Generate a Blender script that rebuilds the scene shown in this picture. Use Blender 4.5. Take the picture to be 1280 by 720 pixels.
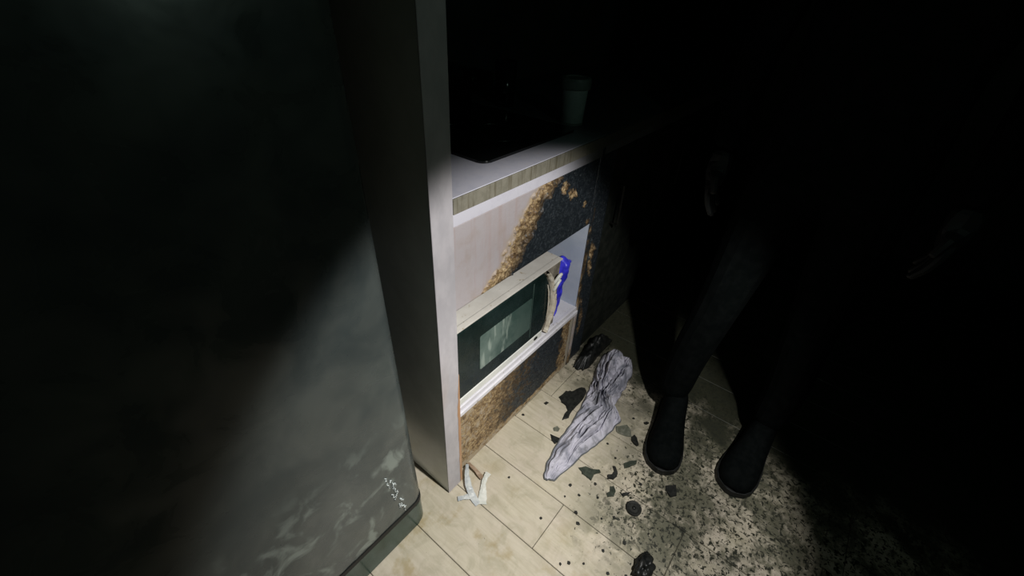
import bpy, bmesh, math, random
from mathutils import Vector, Matrix, noise

for o in list(bpy.data.objects):
    bpy.data.objects.remove(o)
random.seed(7)
scene = bpy.context.scene
COL = scene.collection

# ------------------------------------------------------------------ camera
cam_data = bpy.data.cameras.new('camera')
cam_data.sensor_width = 36.0
cam_data.lens = 541.93 / 1280 * 36.0
cam_data.clip_start = 0.02
cam = bpy.data.objects.new('camera', cam_data)
COL.objects.link(cam)
right = Vector((0.6250, -0.7790, 0.0480))
down = Vector((-0.4300, -0.3960, -0.8110))
right.normalize()
down = (down - right * down.dot(right)).normalized()
fwd = right.cross(down)
m = Matrix((right, -down, -fwd)).transposed().to_4x4()
m.translation = Vector((0, 0, 1.227))
cam.matrix_world = m
scene.camera = cam

# ------------------------------------------------------------------ world, torch, exposure
world = bpy.data.worlds.new('night')
scene.world = world
world.use_nodes = True
world.node_tree.nodes['Background'].inputs[0].default_value = (0.30, 1.0, 0.66, 1)
world.node_tree.nodes['Background'].inputs[1].default_value = 0.0035


def spot(name, loc, target, energy, size, blend, color, radius):
    d = bpy.data.lights.new(name, 'SPOT')
    d.energy = energy
    d.spot_size = math.radians(size)
    d.spot_blend = blend
    d.color = color
    d.shadow_soft_size = radius
    o = bpy.data.objects.new(name, d)
    COL.objects.link(o)
    o.location = loc
    o.rotation_euler = (Vector(target) - Vector(loc)).to_track_quat('-Z', 'Y').to_euler()
    return o


TORCH = (0.50, -0.30, 1.38)
spot('torch_beam', TORCH, (0.655, 0.42, 0.13), 50, 69, 0.32, (1.0, 0.98, 0.95), 0.018)
spot('torch_hotspot', TORCH, (0.50, 0.46, 0.06), 62, 48, 1.0, (1.0, 0.98, 0.92), 0.018)
spot('torch_spill', TORCH, (0.60, 0.50, 0.55), 0.8, 150, 0.5, (0.70, 1.0, 0.85), 0.03)

vs = scene.view_settings
vs.view_transform = 'Standard'
vs.look = 'None'
vs.gamma = 1.0
vs.exposure = 0.0
vs.use_curve_mapping = False


# ------------------------------------------------------------------ helpers
def link(o, parent=None):
    COL.objects.link(o)
    if parent is not None:
        o.parent = parent
    return o


def obj(name, bm, mat, parent=None, smooth=False, loc=(0, 0, 0)):
    me = bpy.data.meshes.new(name)
    bmesh.ops.recalc_face_normals(bm, faces=bm.faces[:])
    bm.to_mesh(me)
    bm.free()
    if smooth:
        for p in me.polygons:
            p.use_smooth = True
    if mat:
        me.materials.append(mat)
    o = bpy.data.objects.new(name, me)
    o.location = loc
    return link(o, parent)


def empty(name, loc=(0, 0, 0), rot=(0, 0, 0)):
    o = bpy.data.objects.new(name, None)
    o.location = loc
    o.rotation_euler = rot
    o.empty_display_size = 0.05
    return link(o)


def tag(o, label, cat, group=None):
    o['label'] = label
    o['category'] = cat
    if group:
        o['group'] = group
    return o


def struct(o, label=None, cat=None):
    o['kind'] = 'structure'
    if label:
        o['label'] = label
    if cat:
        o['category'] = cat
    return o


def box(bm, x0, x1, y0, y1, z0, z1, bev=0.0, seg=2):
    r = bmesh.ops.create_cube(bm, size=1.0)
    vs_ = r['verts']
    for v in vs_:
        v.co = Vector(((x0 + x1) / 2 + v.co.x * (x1 - x0),
                       (y0 + y1) / 2 + v.co.y * (y1 - y0),
                       (z0 + z1) / 2 + v.co.z * (z1 - z0)))
    if bev > 0:
        es = set()
        for v in vs_:
            es.update(v.link_edges)
        bmesh.ops.bevel(bm, geom=list(es), offset=bev, segments=seg, affect='EDGES', profile=0.5)
    return bm


def B(*a, **k):
    return box(bmesh.new(), *a, **k)


def prism(pts, axis, a0, a1, bev=0.0, seg=2):
    """extrude a 2D outline; axis 'y': pts are (x,z); axis 'z': pts are (x,y)"""
    bm = bmesh.new()

    def P(p, a):
        return (p[0], a, p[1]) if axis == 'y' else (p[0], p[1], a)
    lo = [bm.verts.new(P(p, a0)) for p in pts]
    hi = [bm.verts.new(P(p, a1)) for p in pts]
    n = len(pts)
    f0 = bm.faces.new(lo)
    f1 = bm.faces.new(hi)
    for i in range(n):
        bm.faces.new((lo[i], lo[(i + 1) % n], hi[(i + 1) % n], hi[i]))
    if bev > 0:
        es = list(set(list(f0.edges) + list(f1.edges)))
        bmesh.ops.bevel(bm, geom=es, offset=bev, segments=seg, affect='EDGES', profile=0.5)
    return bm


def rrect(x0, x1, y0, y1, r, seg=6, corners=(1, 1, 1, 1)):
    pts = []
    for k, (cx, cy, a) in enumerate(((x1 - r, y1 - r, 0), (x0 + r, y1 - r, 90), (x0 + r, y0 + r, 180), (x1 - r, y0 + r, 270))):
        if not corners[k]:
            pts.append(((x1, x0, x0, x1)[k], (y1, y1, y0, y0)[k]))
            continue
        for i in range(seg + 1):
            t = math.radians(a + 90 * i / seg)
            pts.append((cx + r * math.cos(t), cy + r * math.sin(t)))
    return pts


def lathe(profile, seg=32, cx=0, cy=0, bm=None):
    bm = bm or bmesh.new()
    rings = []
    for r, z in profile:
        if r < 1e-6:
            rings.append([bm.verts.new((cx, cy, z))])
        else:
            rings.append([bm.verts.new((cx + r * math.cos(2 * math.pi * i / seg), cy + r * math.sin(2 * math.pi * i / seg), z)) for i in range(seg)])
    for a, b in zip(rings, rings[1:]):
        for i in range(seg):
            j = (i + 1) % seg
            if len(a) == 1 and len(b) == 1:
                continue
            if len(a) == 1:
                bm.faces.new((a[0], b[i], b[j]))
            elif len(b) == 1:
                bm.faces.new((a[i], a[j], b[0]))
            else:
                bm.faces.new((a[i], a[j], b[j], b[i]))
    return bm


def tube(pts, radius, seg=8, bm=None, flat=1.0):
    bm = bm or bmesh.new()
    pts = [Vector(p) for p in pts]
    rings = []
    n = len(pts)
    up = Vector((0.12, 0.2, 1)).normalized()
    for i, p in enumerate(pts):
        t = (pts[min(i + 1, n - 1)] - pts[max(i - 1, 0)]).normalized()
        s = t.cross(up)
        if s.length < 1e-3:
            s = t.cross(Vector((1, 0, 0)))
        s.normalize()
        u = s.cross(t)
        r = radius[i] if isinstance(radius, (list, tuple)) else radius
        rings.append([bm.verts.new(p + s * r * math.cos(2 * math.pi * k / seg) + u * r * flat * math.sin(2 * math.pi * k / seg)) for k in range(seg)])
    for a, b in zip(rings, rings[1:]):
        for k in range(seg):
            bm.faces.new((a[k], a[(k + 1) % seg], b[(k + 1) % seg], b[k]))
    bm.faces.new(rings[0])
    bm.faces.new(rings[-1])
    return bm


def smoothstep(a, b, x):
    t = max(0.0, min(1.0, (x - a) / (b - a)))
    return t * t * (3 - 2 * t)


def lerp_pts(pts, v):
    """piecewise linear y(x) through sorted (x,y) points"""
    if v <= pts[0][0]:
        return pts[0][1]
    for (a, ya), (b, yb) in zip(pts, pts[1:]):
        if v <= b:
            return ya + (yb - ya) * (v - a) / (b - a)
    return pts[-1][1]


# ------------------------------------------------------------------ materials
class NT:
    def __init__(self, name, rough=0.5, metallic=0.0, spec=0.5, color=(0.5, 0.5, 0.5)):
        self.m = bpy.data.materials.new(name)
        self.m.use_nodes = True
        self.t = self.m.node_tree
        self.b = self.t.nodes['Principled BSDF']
        self.b.inputs['Roughness'].default_value = rough
        self.b.inputs['Metallic'].default_value = metallic
        self.b.inputs['Specular IOR Level'].default_value = spec
        self.b.inputs['Base Color'].default_value = (*color, 1)

    def n(self, typ, **kw):
        nd = self.t.nodes.new(typ)
        for k, v in kw.items():
            setattr(nd, k, v)
        return nd

    def l(self, a, b):
        self.t.links.new(a, b)

    def set(self, sock, v):
        if isinstance(v, bpy.types.NodeSocket):
            self.l(v, sock)
        else:
            sock.default_value = v if not (isinstance(v, tuple) and len(v) == 3 and sock.type == 'RGBA') else (*v, 1)

    def pos(self):
        return self.n('ShaderNodeNewGeometry').outputs['Position']

    def map(self, vec, scale=(1, 1, 1), loc=(0, 0, 0)):
        mp = self.n('ShaderNodeMapping')
        mp.inputs['Scale'].default_value = scale
        mp.inputs['Location'].default_value = loc
        self.l(vec, mp.inputs['Vector'])
        return mp.outputs[0]

    def noise(self, vec, scale, detail=3, rough=0.6, dist=0.0):
        nd = self.n('ShaderNodeTexNoise')
        nd.inputs['Scale'].default_value = scale
        nd.inputs['Detail'].default_value = detail
        nd.inputs['Roughness'].default_value = rough
        nd.inputs['Distortion'].default_value = dist
        self.l(vec, nd.inputs['Vector'])
        return nd.outputs[0]

    def vor(self, vec, scale, feature='F1'):
        nd = self.n('ShaderNodeTexVoronoi', feature=feature)
        nd.inputs['Scale'].default_value = scale
        self.l(vec, nd.inputs['Vector'])
        return nd.outputs['Distance']

    def rng(self, v, a, b, c=0.0, d=1.0):
        nd = self.n('ShaderNodeMapRange', interpolation_type='SMOOTHSTEP')
        self.set(nd.inputs[0], v)
        for i, x in enumerate((a, b, c, d)):
            nd.inputs[i + 1].default_value = x
        return nd.outputs[0]

    def math(self, op, a, b=0.0, clamp=False):
        nd = self.n('ShaderNodeMath', operation=op)
        nd.use_clamp = clamp
        self.set(nd.inputs[0], a)
        self.set(nd.inputs[1], b)
        return nd.outputs[0]

    def mix(self, fac, a, b):
        nd = self.n('ShaderNodeMix', data_type='RGBA')
        self.set(nd.inputs['Factor'], fac)
        self.set(nd.inputs[6], a)
        self.set(nd.inputs[7], b)
        return nd.outputs[2]

    def ramp(self, fac, stops):
        nd = self.n('ShaderNodeValToRGB')
        e = nd.color_ramp.elements
        while len(e) < len(stops):
            e.new(0.5)
        for el, (p, c) in zip(e, stops):
            el.position = p
            el.color = (*c, 1)
        self.l(fac, nd.inputs[0])
        return nd.outputs[0]

    def attr(self, name):
        return self.n('ShaderNodeAttribute', attribute_name=name).outputs['Fac']

    def sep(self, v):
        return self.n('ShaderNodeSeparateXYZ'), v

    def xyz(self, v):
        nd = self.n('ShaderNodeSeparateXYZ')
        self.l(v, nd.inputs[0])
        return nd.outputs

    def color(self, s):
        self.set(self.b.inputs['Base Color'], s)
        return self

    def rough(self, s):
        self.set(self.b.inputs['Roughness'], s)
        return self

    def bump(self, h, strength=0.3, dist=0.002):
        nd = self.n('ShaderNodeBump')
        nd.inputs['Strength'].default_value = strength
        nd.inputs['Distance'].default_value = dist
        self.l(h, nd.inputs['Height'])
        self.l(nd.outputs[0], self.b.inputs['Normal'])
        return self


def mottled(name, c1, c2, scale=20, rough=0.5, metallic=0.0, bump=0.0, spec=0.5, stretch=(1, 1, 1), lo=0.35, hi=0.7, c3=None, s3=60):
    t = NT(name, rough, metallic, spec)
    p = t.map(t.pos(), stretch)
    n1 = t.noise(p, scale, 4)
    c = t.mix(t.rng(n1, lo, hi), c1, c2)
    if c3:
        c = t.mix(t.rng(t.noise(p, s3, 3), 0.62, 0.72), c, c3)
    t.color(c)
    if bump:
        t.bump(n1, bump, 0.003)
    return t.m


# --- floor planks
def floor_material():
    t = NT('floor_plank_beige', 0.42, 0, 0.4)
    p = t.pos()
    s = t.xyz(p)
    X, Y = s[0], s[1]
    rnd = t.n('ShaderNodeObjectInfo').outputs['Random']
    grain = t.noise(t.map(p, (90, 9, 1)), 1.0, 5, 0.65, 0.3)
    cloud = t.noise(p, 7, 3)
    base = t.mix(t.rng(grain, 0.3, 0.7), (0.43, 0.385, 0.285), (0.54, 0.49, 0.385))
    base = t.mix(t.rng(cloud, 0.35, 0.7, 0, 0.45), base, (0.53, 0.46, 0.40))
    blot = t.noise(t.map(p, (1, 1, 1), (9, 4, 0)), 17, 5, 0.65, 0.8)
    base = t.mix(t.rng(blot, 0.46, 0.70, 0, 0.55), base, (0.30, 0.275, 0.185))
    base = t.mix(t.math('MULTIPLY', rnd, 0.25), base, (0.40, 0.37, 0.30))
    # yellow-brown water stains near the fridge
    stn = t.math('MULTIPLY', t.rng(t.noise(t.map(p, (1, 1, 1), (3, 1, 0)), 11, 4), 0.52, 0.68), t.rng(X, 0.75, 0.35))
    base = t.mix(t.math('MULTIPLY', stn, 0.7), base, (0.30, 0.235, 0.11))
    # soot film and speckle, heavier towards the room, and a darkening towards the burnt end
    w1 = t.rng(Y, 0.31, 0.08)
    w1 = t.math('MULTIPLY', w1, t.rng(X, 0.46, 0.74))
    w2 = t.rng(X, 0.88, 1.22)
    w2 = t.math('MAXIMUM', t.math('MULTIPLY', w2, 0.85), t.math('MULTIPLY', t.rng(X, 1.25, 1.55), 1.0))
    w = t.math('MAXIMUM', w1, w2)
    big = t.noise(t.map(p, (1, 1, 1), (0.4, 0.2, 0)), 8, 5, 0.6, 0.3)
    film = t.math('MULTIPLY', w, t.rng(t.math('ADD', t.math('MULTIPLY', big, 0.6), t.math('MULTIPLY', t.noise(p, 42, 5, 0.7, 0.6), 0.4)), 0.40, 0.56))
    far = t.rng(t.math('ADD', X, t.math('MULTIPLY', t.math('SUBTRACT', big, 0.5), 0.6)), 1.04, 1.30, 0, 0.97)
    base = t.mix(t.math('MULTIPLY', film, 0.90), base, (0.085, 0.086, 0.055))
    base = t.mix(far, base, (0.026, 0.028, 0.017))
    fine = t.noise(p, 85, 4, 0.7, 0.5)
    thr = t.math('MULTIPLY_ADD', w, -0.17)
    thr.node.inputs[2].default_value = 0.70
    sp = t.math('SUBTRACT', fine, thr)
    sp = t.rng(sp, 0.0, 0.04)
    mid = t.noise(t.map(p, (1, 1, 1), (7, 3, 0)), 34, 3, 0.6, 0.4)
    sp2 = t.math('MULTIPLY', t.rng(mid, 0.58, 0.66), t.math('MULTIPLY', w, 0.8))
    base = t.mix(t.math('MAXIMUM', sp, sp2), base, (0.022, 0.024, 0.016))
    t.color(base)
    t.rough(t.rng(big, 0.3, 0.7, 0.32, 0.6))
    t.bump(t.math('ADD', grain, t.math('MULTIPLY', fine, 0.6)), 0.18, 0.002)
    return t.m


# --- burnt foil panels: attribute 'burn' 0 pale .. 1 black, 'tan' blister mask
def burnt_material(name, pale, jitter):
    t = NT(name, 0.55, 0, 0.5)
    p = t.pos()
    burn = t.attr('burn')
    n1 = t.noise(p, 95, 5, 0.72, 0.4)
    n2 = t.noise(t.map(p, (1, 1, 1), (4, 0, 2)), 38, 4, 0.65, 0.6)
    streak = t.noise(t.map(p, (45, 45, 5)), 1, 4)
    base = t.mix(t.rng(streak, 0.48, 0.72, 0, 0.45), pale, (0.36, 0.27, 0.25))
    base = t.mix(t.rng(t.noise(p, 20, 4), 0.48, 0.75, 0, 0.55), base, (0.34, 0.28, 0.25))
    base = t.mix(t.rng(burn, 0.03, 0.22, 0, 0.5), base, (0.36, 0.27, 0.16))
    tan = t.ramp(n1, [(0.36, (0.045, 0.026, 0.012)), (0.47, (0.17, 0.105, 0.048)), (0.57, (0.35, 0.25, 0.13)), (0.74, (0.50, 0.41, 0.27))])
    tan = t.mix(t.rng(n2, 0.54, 0.70, 0, 0.55), tan, (0.07, 0.042, 0.02))
    tan = t.mix(t.rng(burn, 0.42, 0.64, 0, 0.85), tan, t.mix(t.rng(n1, 0.5, 0.72), (0.030, 0.020, 0.011), (0.22, 0.145, 0.07)))
    blk = t.mix(t.rng(n1, 0.45, 0.75), (0.012, 0.016, 0.020), (0.046, 0.056, 0.064))
    blk = t.mix(t.rng(t.noise(p, 330, 2), 0.66, 0.74), blk, (0.17, 0.19, 0.19))  # pale specks painted in for glints on the char
    jm = t.math('ADD', t.math('MULTIPLY', t.math('SUBTRACT', n1, 0.5), jitter), t.math('MULTIPLY', t.math('SUBTRACT', n2, 0.5), jitter))
    bj = t.math('ADD', burn, jm)
    c = t.mix(t.rng(bj, 0.20, 0.36), base, tan)
    c = t.mix(t.rng(bj, 0.58, 0.74), c, blk)
    t.color(c)
    t.rough(t.rng(bj, 0.55, 0.8, 0.6, 0.42))
    t.bump(n1, 0.5, 0.002)
    return t.m


M = {}
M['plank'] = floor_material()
M['grout'] = NT('joint_dark', 0.9, color=(0.06, 0.055, 0.045)).m
M['wall'] = mottled('dark_plaster', (0.035, 0.04, 0.036), (0.06, 0.065, 0.06), 5, 0.9)  # one dark tone for both walls


def panel_mat():
    t = NT('grey_laminate', 0.5, 0, 0.4)
    p = t.pos()
    Z = t.xyz(p)[2]
    n = t.noise(t.map(p, (1, 1, 0.5)), 30, 4)
    c = t.mix(t.rng(n, 0.35, 0.7), (0.37, 0.355, 0.375), (0.44, 0.42, 0.44))
    dirt = t.math('MULTIPLY', t.rng(t.noise(t.map(p, (1, 1, 0.3)), 14, 4), 0.46, 0.68), t.rng(Z, 0.6, 0.15))
    c = t.mix(t.math('MULTIPLY', dirt, 0.55), c, (0.36, 0.24, 0.15))
    t.color(c)
    t.bump(n, 0.08, 0.002)
    return t.m


M['panel'] = panel_mat()
M['side'] = mottled('laminate_side_lightened', (0.62, 0.66, 0.65), (0.70, 0.74, 0.73), 16, 0.22, spec=0.6)  # paler than the front, standing in for light bounced off the floor
M['orange'] = mottled('bare_wood_edge', (0.38, 0.21, 0.11), (0.50, 0.33, 0.21), 40, 0.7, stretch=(1, 1, 0.2))
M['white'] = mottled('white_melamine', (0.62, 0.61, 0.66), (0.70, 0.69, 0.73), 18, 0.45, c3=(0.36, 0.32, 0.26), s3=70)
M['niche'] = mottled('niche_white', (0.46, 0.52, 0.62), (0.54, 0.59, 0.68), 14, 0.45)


def counter_mat(name, c1, c2, streaks):
    t = NT(name, 0.45, 0, 0.45)
    p = t.pos()
    X = t.xyz(p)[0]
    n = t.noise(p, 40, 5, 0.7)
    c = t.mix(t.rng(n, 0.35, 0.7), c1, c2)
    if streaks:
        s = t.noise(t.map(p, (90, 90, 8)), 1, 3)
        c = t.mix(t.rng(s, 0.5, 0.72, 0, 0.75), c, (0.09, 0.075, 0.045))
    soot = t.math('ADD', t.rng(X, 0.86, 1.12), t.math('MULTIPLY', t.math('SUBTRACT', n, 0.5), 0.5), clamp=True)  # soot plus the edge of the torch beam, both painted along X
    c = t.mix(t.math('MULTIPLY', soot, 0.93), c, (0.030, 0.032, 0.028))
    t.color(c)
    return t.m


M['counter'] = counter_mat('worktop_pale', (0.50, 0.50, 0.58), (0.58, 0.57, 0.64), False)
M['counter_edge'] = counter_mat('worktop_grimy_edge', (0.17, 0.16, 0.125), (0.24, 0.225, 0.18), True)
M['rail'] = counter_mat('white_rail_soot_falloff', (0.53, 0.52, 0.58), (0.60, 0.59, 0.65), False)
M['burnt_up'] = burnt_material('blistered_foil_pinkish', (0.39, 0.355, 0.365), 0.62)
M['burnt_low'] = burnt_material('blistered_foil_tan', (0.36, 0.33, 0.27), 0.95)
M['char'] = mottled('charcoal', (0.006, 0.007, 0.006), (0.020, 0.021, 0.018), 90, 0.65, bump=0.5, spec=0.3)
M['char_door'] = mottled('charred_door', (0.006, 0.008, 0.006), (0.016, 0.018, 0.014), 26, 0.7, bump=0.4, spec=0.2)
M['char_gloss'] = mottled('melted_black_plastic', (0.004, 0.005, 0.005), (0.016, 0.017, 0.016), 60, 0.42, bump=0.4, spec=0.3)
M['black'] = NT('black_rubber', 0.55, 0, 0.3, (0.008, 0.009, 0.009)).m
M['glass_black'] = NT('black_glass', 0.12, 0, 0.4, (0.006, 0.007, 0.007)).m
M['steel_dark'] = NT('dull_steel', 0.3, 1.0, 0.5, (0.22, 0.23, 0.22)).m


def door_glass():
    t = NT('oven_door_glass', 0.22, 0, 0.5)
    p = t.pos()
    n = t.noise(p, 9, 3)
    t.color(t.mix(t.rng(n, 0.35, 0.7), (0.005, 0.012, 0.011), (0.011, 0.022, 0.021)))
    t.rough(t.rng(t.noise(p, 60, 4), 0.3, 0.75, 0.16, 0.34))
    return t.m


def window_glass():
    t = NT('window_pane_painted_lit', 0.3, 0, 0.5)
    p = t.pos()
    n = t.noise(t.map(p, (1, 1, 1), (2.3, 0, 1.1)), 10, 4, 0.6, 0.5)
    c = t.mix(t.rng(n, 0.35, 0.62), (0.045, 0.078, 0.068), (0.12, 0.165, 0.145))
    c = t.mix(t.rng(t.noise(t.map(p, (3, 1, 0.6)), 12, 3), 0.60, 0.68, 0, 0.5), c, (0.36, 0.42, 0.37))
    X = t.xyz(p)[0]
    c = t.mix(t.rng(X, 0.66, 0.80, 0, 0.75), c, (0.026, 0.052, 0.045))  # lit oven interior painted into the pane, fading darker along X
    t.color(c)
    return t.m


M['door_glass'] = door_glass()
M['pane'] = window_glass()
M['mw_white'] = mottled('yellowed_enamel', (0.50, 0.475, 0.435), (0.60, 0.575, 0.53), 12, 0.4, bump=0.05, c3=(0.36, 0.30, 0.22), s3=55)
M['mw_trim'] = mottled('white_trim_plastic', (0.62, 0.63, 0.60), (0.70, 0.70, 0.67), 30, 0.4)
M['mw_soot'] = mottled('sooted_control_panel', (0.13, 0.115, 0.09), (0.26, 0.23, 0.185), 45, 0.6, bump=0.3)
M['melt'] = mottled('melted_cream_plastic', (0.52, 0.46, 0.36), (0.62, 0.58, 0.50), 50, 0.45, bump=0.5, c3=(0.08, 0.05, 0.025), s3=150)
M['blue'] = mottled('blue_plastic_film', (0.018, 0.020, 0.40), (0.06, 0.055, 0.80), 28, 0.35, bump=0.3)


def fridge_mat():
    t = NT('green_grey_fridge_paint', 0.28, 0.0, 0.5)
    p = t.pos()
    n = t.noise(p, 7, 4, 0.55, 0.4)
    c = t.mix(t.rng(n, 0.35, 0.65), (0.036, 0.047, 0.048), (0.066, 0.077, 0.073))
    n2 = t.noise(t.map(p, (1, 1, 1), (5, 2, 1)), 13, 4, 0.6, 0.6)
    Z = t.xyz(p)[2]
    floor_refl = t.math('MULTIPLY', t.rng(n2, 0.50, 0.66), t.rng(Z, 0.50, 0.30))  # reflection of the lit floor painted as pale patches low on the door
    c = t.mix(t.math('MULTIPLY', floor_refl, 0.6), c, (0.26, 0.30, 0.27))
    t.color(c)
    t.rough(t.rng(n2, 0.3, 0.7, 0.2, 0.42))
    t.bump(t.noise(p, 16, 2), 0.12, 0.004)
    return t.m


M['fridge'] = fridge_mat()
M['fridge_base'] = mottled('fridge_plinth_green', (0.014, 0.034, 0.026), (0.028, 0.056, 0.046), 14, 0.2)
M['flake_white'] = NT('peeled_film_glint', 0.3, 0, 0.6, (0.62, 0.68, 0.68)).m


def towel_mat():
    t = NT('damp_grey_towel', 0.85, 0, 0.2)
    p = t.pos()
    n = t.noise(p, 16, 4, 0.6, 0.5)
    c = t.mix(t.rng(n, 0.36, 0.60), (0.21, 0.215, 0.26), (0.48, 0.47, 0.54))
    g = t.attr('groove')
    c = t.mix(t.rng(t.noise(p, 40, 3), 0.56, 0.68, 0, 0.55), c, (0.13, 0.135, 0.16))
    dirt = t.math('MULTIPLY', t.rng(t.noise(t.map(p, (1, 1, 1), (1, 5, 0)), 22, 4), 0.55, 0.68), 0.6)
    c = t.mix(dirt, c, (0.10, 0.105, 0.10))
    t.color(c)
    t.bump(t.noise(p, 900, 2), 0.35, 0.001)
    return t.m


M['towel'] = towel_mat()
M['towel_rim'] = NT('towel_rim', 0.85, 0, 0.2, (0.10, 0.105, 0.11)).m
M['pale_flake'] = mottled('ash_grey_flake', (0.085, 0.09, 0.065), (0.19, 0.19, 0.15), 60, 0.7, bump=0.3)
M['green_char'] = mottled('dark_green_char', (0.018, 0.024, 0.016), (0.045, 0.055, 0.038), 60, 0.5, bump=0.4)
M['strip_grey'] = mottled('grey_edging', (0.34, 0.37, 0.39), (0.52, 0.54, 0.53), 50, 0.45)
M['strip_brown'] = mottled('brown_edging', (0.20, 0.135, 0.085), (0.32, 0.23, 0.16), 50, 0.6)
M['strip_white'] = mottled('white_edging', (0.50, 0.52, 0.48), (0.64, 0.64, 0.60), 50, 0.5)
M['tub'] = mottled('dusty_white_tub', (0.34, 0.42, 0.39), (0.46, 0.54, 0.50), 25, 0.5)
M['tub_lid'] = mottled('dusty_dark_lid', (0.12, 0.16, 0.14), (0.18, 0.22, 0.20), 25, 0.45)
M['cloth_black'] = mottled('black_work_cloth', (0.002, 0.003, 0.003), (0.004, 0.005, 0.005), 40, 0.95, spec=0.03)
M['leather'] = mottled('black_boot_leather', (0.002, 0.003, 0.003), (0.004, 0.005, 0.005), 60, 0.8, spec=0.03)
M['skin'] = NT('skin', 0.55, 0, 0.3, (0.36, 0.22, 0.16)).m
M['hair'] = NT('dark_hair', 0.6, 0, 0.3, (0.012, 0.010, 0.008)).m

# ------------------------------------------------------------------ room shell
YC = 0.5456      # cabinet face plane
YP = 0.519       # worktop / end panel front plane
YB = 1.14        # rear wall
X0R, X1R, Y0R = -1.2, 3.2, -1.75

fl = struct(obj('floor', B(X0R, X1R, Y0R, YB, -0.06, -0.0035), M['grout']), 'beige wood-look plank floor, sooty and darker towards the burnt cabinets', 'floor')
W, GAP = 0.1533, 0.0016
plank_meshes = {}


def plank(x, y0, y1):
    L = round(y1 - y0, 3)
    if L not in plank_meshes:
        bm = B(-W / 2 + GAP / 2, W / 2 - GAP / 2, -L / 2 + GAP / 2, L / 2 - GAP / 2, -0.012, 0.0, bev=0.0012, seg=1)
        me = bpy.data.meshes.new('plank')
        bm.to_mesh(me)
        bm.free()
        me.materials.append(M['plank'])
        plank_meshes[L] = me
    o = bpy.data.objects.new('plank', plank_meshes[L])
    o.location = (x, (y0 + y1) / 2, random.uniform(-0.0004, 0.0))
    link(o, fl)


LP = 0.92
i0 = int((X0R - 0.331) / W)
for i in range(i0, 40):
    xl = 0.331 + i * W
    xr = xl + W
    if xr > X1R:
        break
    off = {-1: 0.95, 1: 0.245, 2: 0.245 + 0.62, 0: 0.245 + 0.71, 3: 0.245 + 0.30}.get(i, random.choice((0.1, 0.3, 0.5, 0.7)))
    y = off - LP * 4
    while y < YB:
        a, b = max(y, Y0R), min(y + LP, YB)
        if b - a > 0.02:
            plank((xl + xr) / 2, a, b)
        y += LP

struct(obj('wall_back', B(X0R, X1R + 0.1, YB, YB + 0.1, -0.06, 2.5), M['wall']), 'dark wall behind the worktop', 'wall')
struct(obj('wall_right', B(X1R, X1R + 0.1, Y0R, YB, -0.06, 2.5), M['wall']), 'dark wall at the far end of the kitchen', 'wall')

# ------------------------------------------------------------------ refrigerator (leans back a little)
FR_X0, FR_X1 = -0.255, 0.369
fr = empty('refrigerator', (0, 0.519, 0), (math.radians(-2.3), 0, 0))
tag(fr, 'green-grey refrigerator with rounded door edge beside the tall grey panel', 'refrigerator')
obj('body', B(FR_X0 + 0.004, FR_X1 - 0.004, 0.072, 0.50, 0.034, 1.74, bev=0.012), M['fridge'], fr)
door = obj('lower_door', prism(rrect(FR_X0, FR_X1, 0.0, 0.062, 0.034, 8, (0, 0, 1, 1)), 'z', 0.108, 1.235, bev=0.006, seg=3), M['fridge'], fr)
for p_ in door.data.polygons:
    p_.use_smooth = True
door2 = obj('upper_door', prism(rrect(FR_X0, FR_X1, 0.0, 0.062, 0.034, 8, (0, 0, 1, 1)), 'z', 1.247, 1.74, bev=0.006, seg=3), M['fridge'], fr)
for d_, z0, z1 in ((door, 0.112, 1.231), (door2, 1.251, 1.736)):
    obj('door_gasket', B(FR_X0 + 0.012, FR_X1 - 0.012, 0.062, 0.072, z0, z1), M['black'], d_)
obj('door_handle', tube([(FR_X0 + 0.06, -0.002, 0.80), (FR_X0 + 0.06, -0.035, 0.82), (FR_X0 + 0.06, -0.035, 1.13), (FR_X0 + 0.06, -0.002, 1.15)], 0.011, 10), M['steel_dark'], door, smooth=True)
obj('bottom_trim', prism(rrect(FR_X0 - 0.001, FR_X1 + 0.001, -0.0015, 0.07, 0.034, 8, (0, 0, 1, 1)), 'z', 0.0925, 0.1065), M['black'], fr)
obj('plinth', prism(rrect(FR_X0, FR_X1, 0.0, 0.066, 0.034, 8, (0, 0, 1, 1)), 'z', 0.004, 0.091, bev=0.005, seg=2), M['fridge_base'], fr, smooth=False)
for x in (FR_X0 + 0.06, FR_X1 - 0.06):
    obj('foot', lathe([(0, 0.020), (0.02, 0.020), (0.02, 0.034), (0, 0.034)], 16, x, 0.46), M['black'], fr)
# wrinkled film remnants low on the door, their glints made as white slivers
rng = random.Random(3)
for k in range(15):
    t = k / 14
    cx = 0.280 + 0.016 * t + rng.uniform(-0.012, 0.012)
    cz = 0.285 - 0.165 * t + rng.uniform(-0.006, 0.006)
    ln = rng.uniform(0.010, 0.026)
    a = rng.uniform(-0.7, 0.5)
    pts = []
    for q in range(7):
        u = (q / 6 - 0.5) * ln
        wv = 0.0022 * math.sin(q * 1.9 + k)
        pts.append((cx + u * math.sin(a) + wv * math.cos(a), -0.0006, cz + u * math.cos(a) - wv * math.sin(a)))
    obj('film_wrinkle_glint', tube(pts, [0.0004, 0.0013, 0.0017, 0.0011, 0.0018, 0.0012, 0.0004], 6), M['flake_white'], door, smooth=True)

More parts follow.
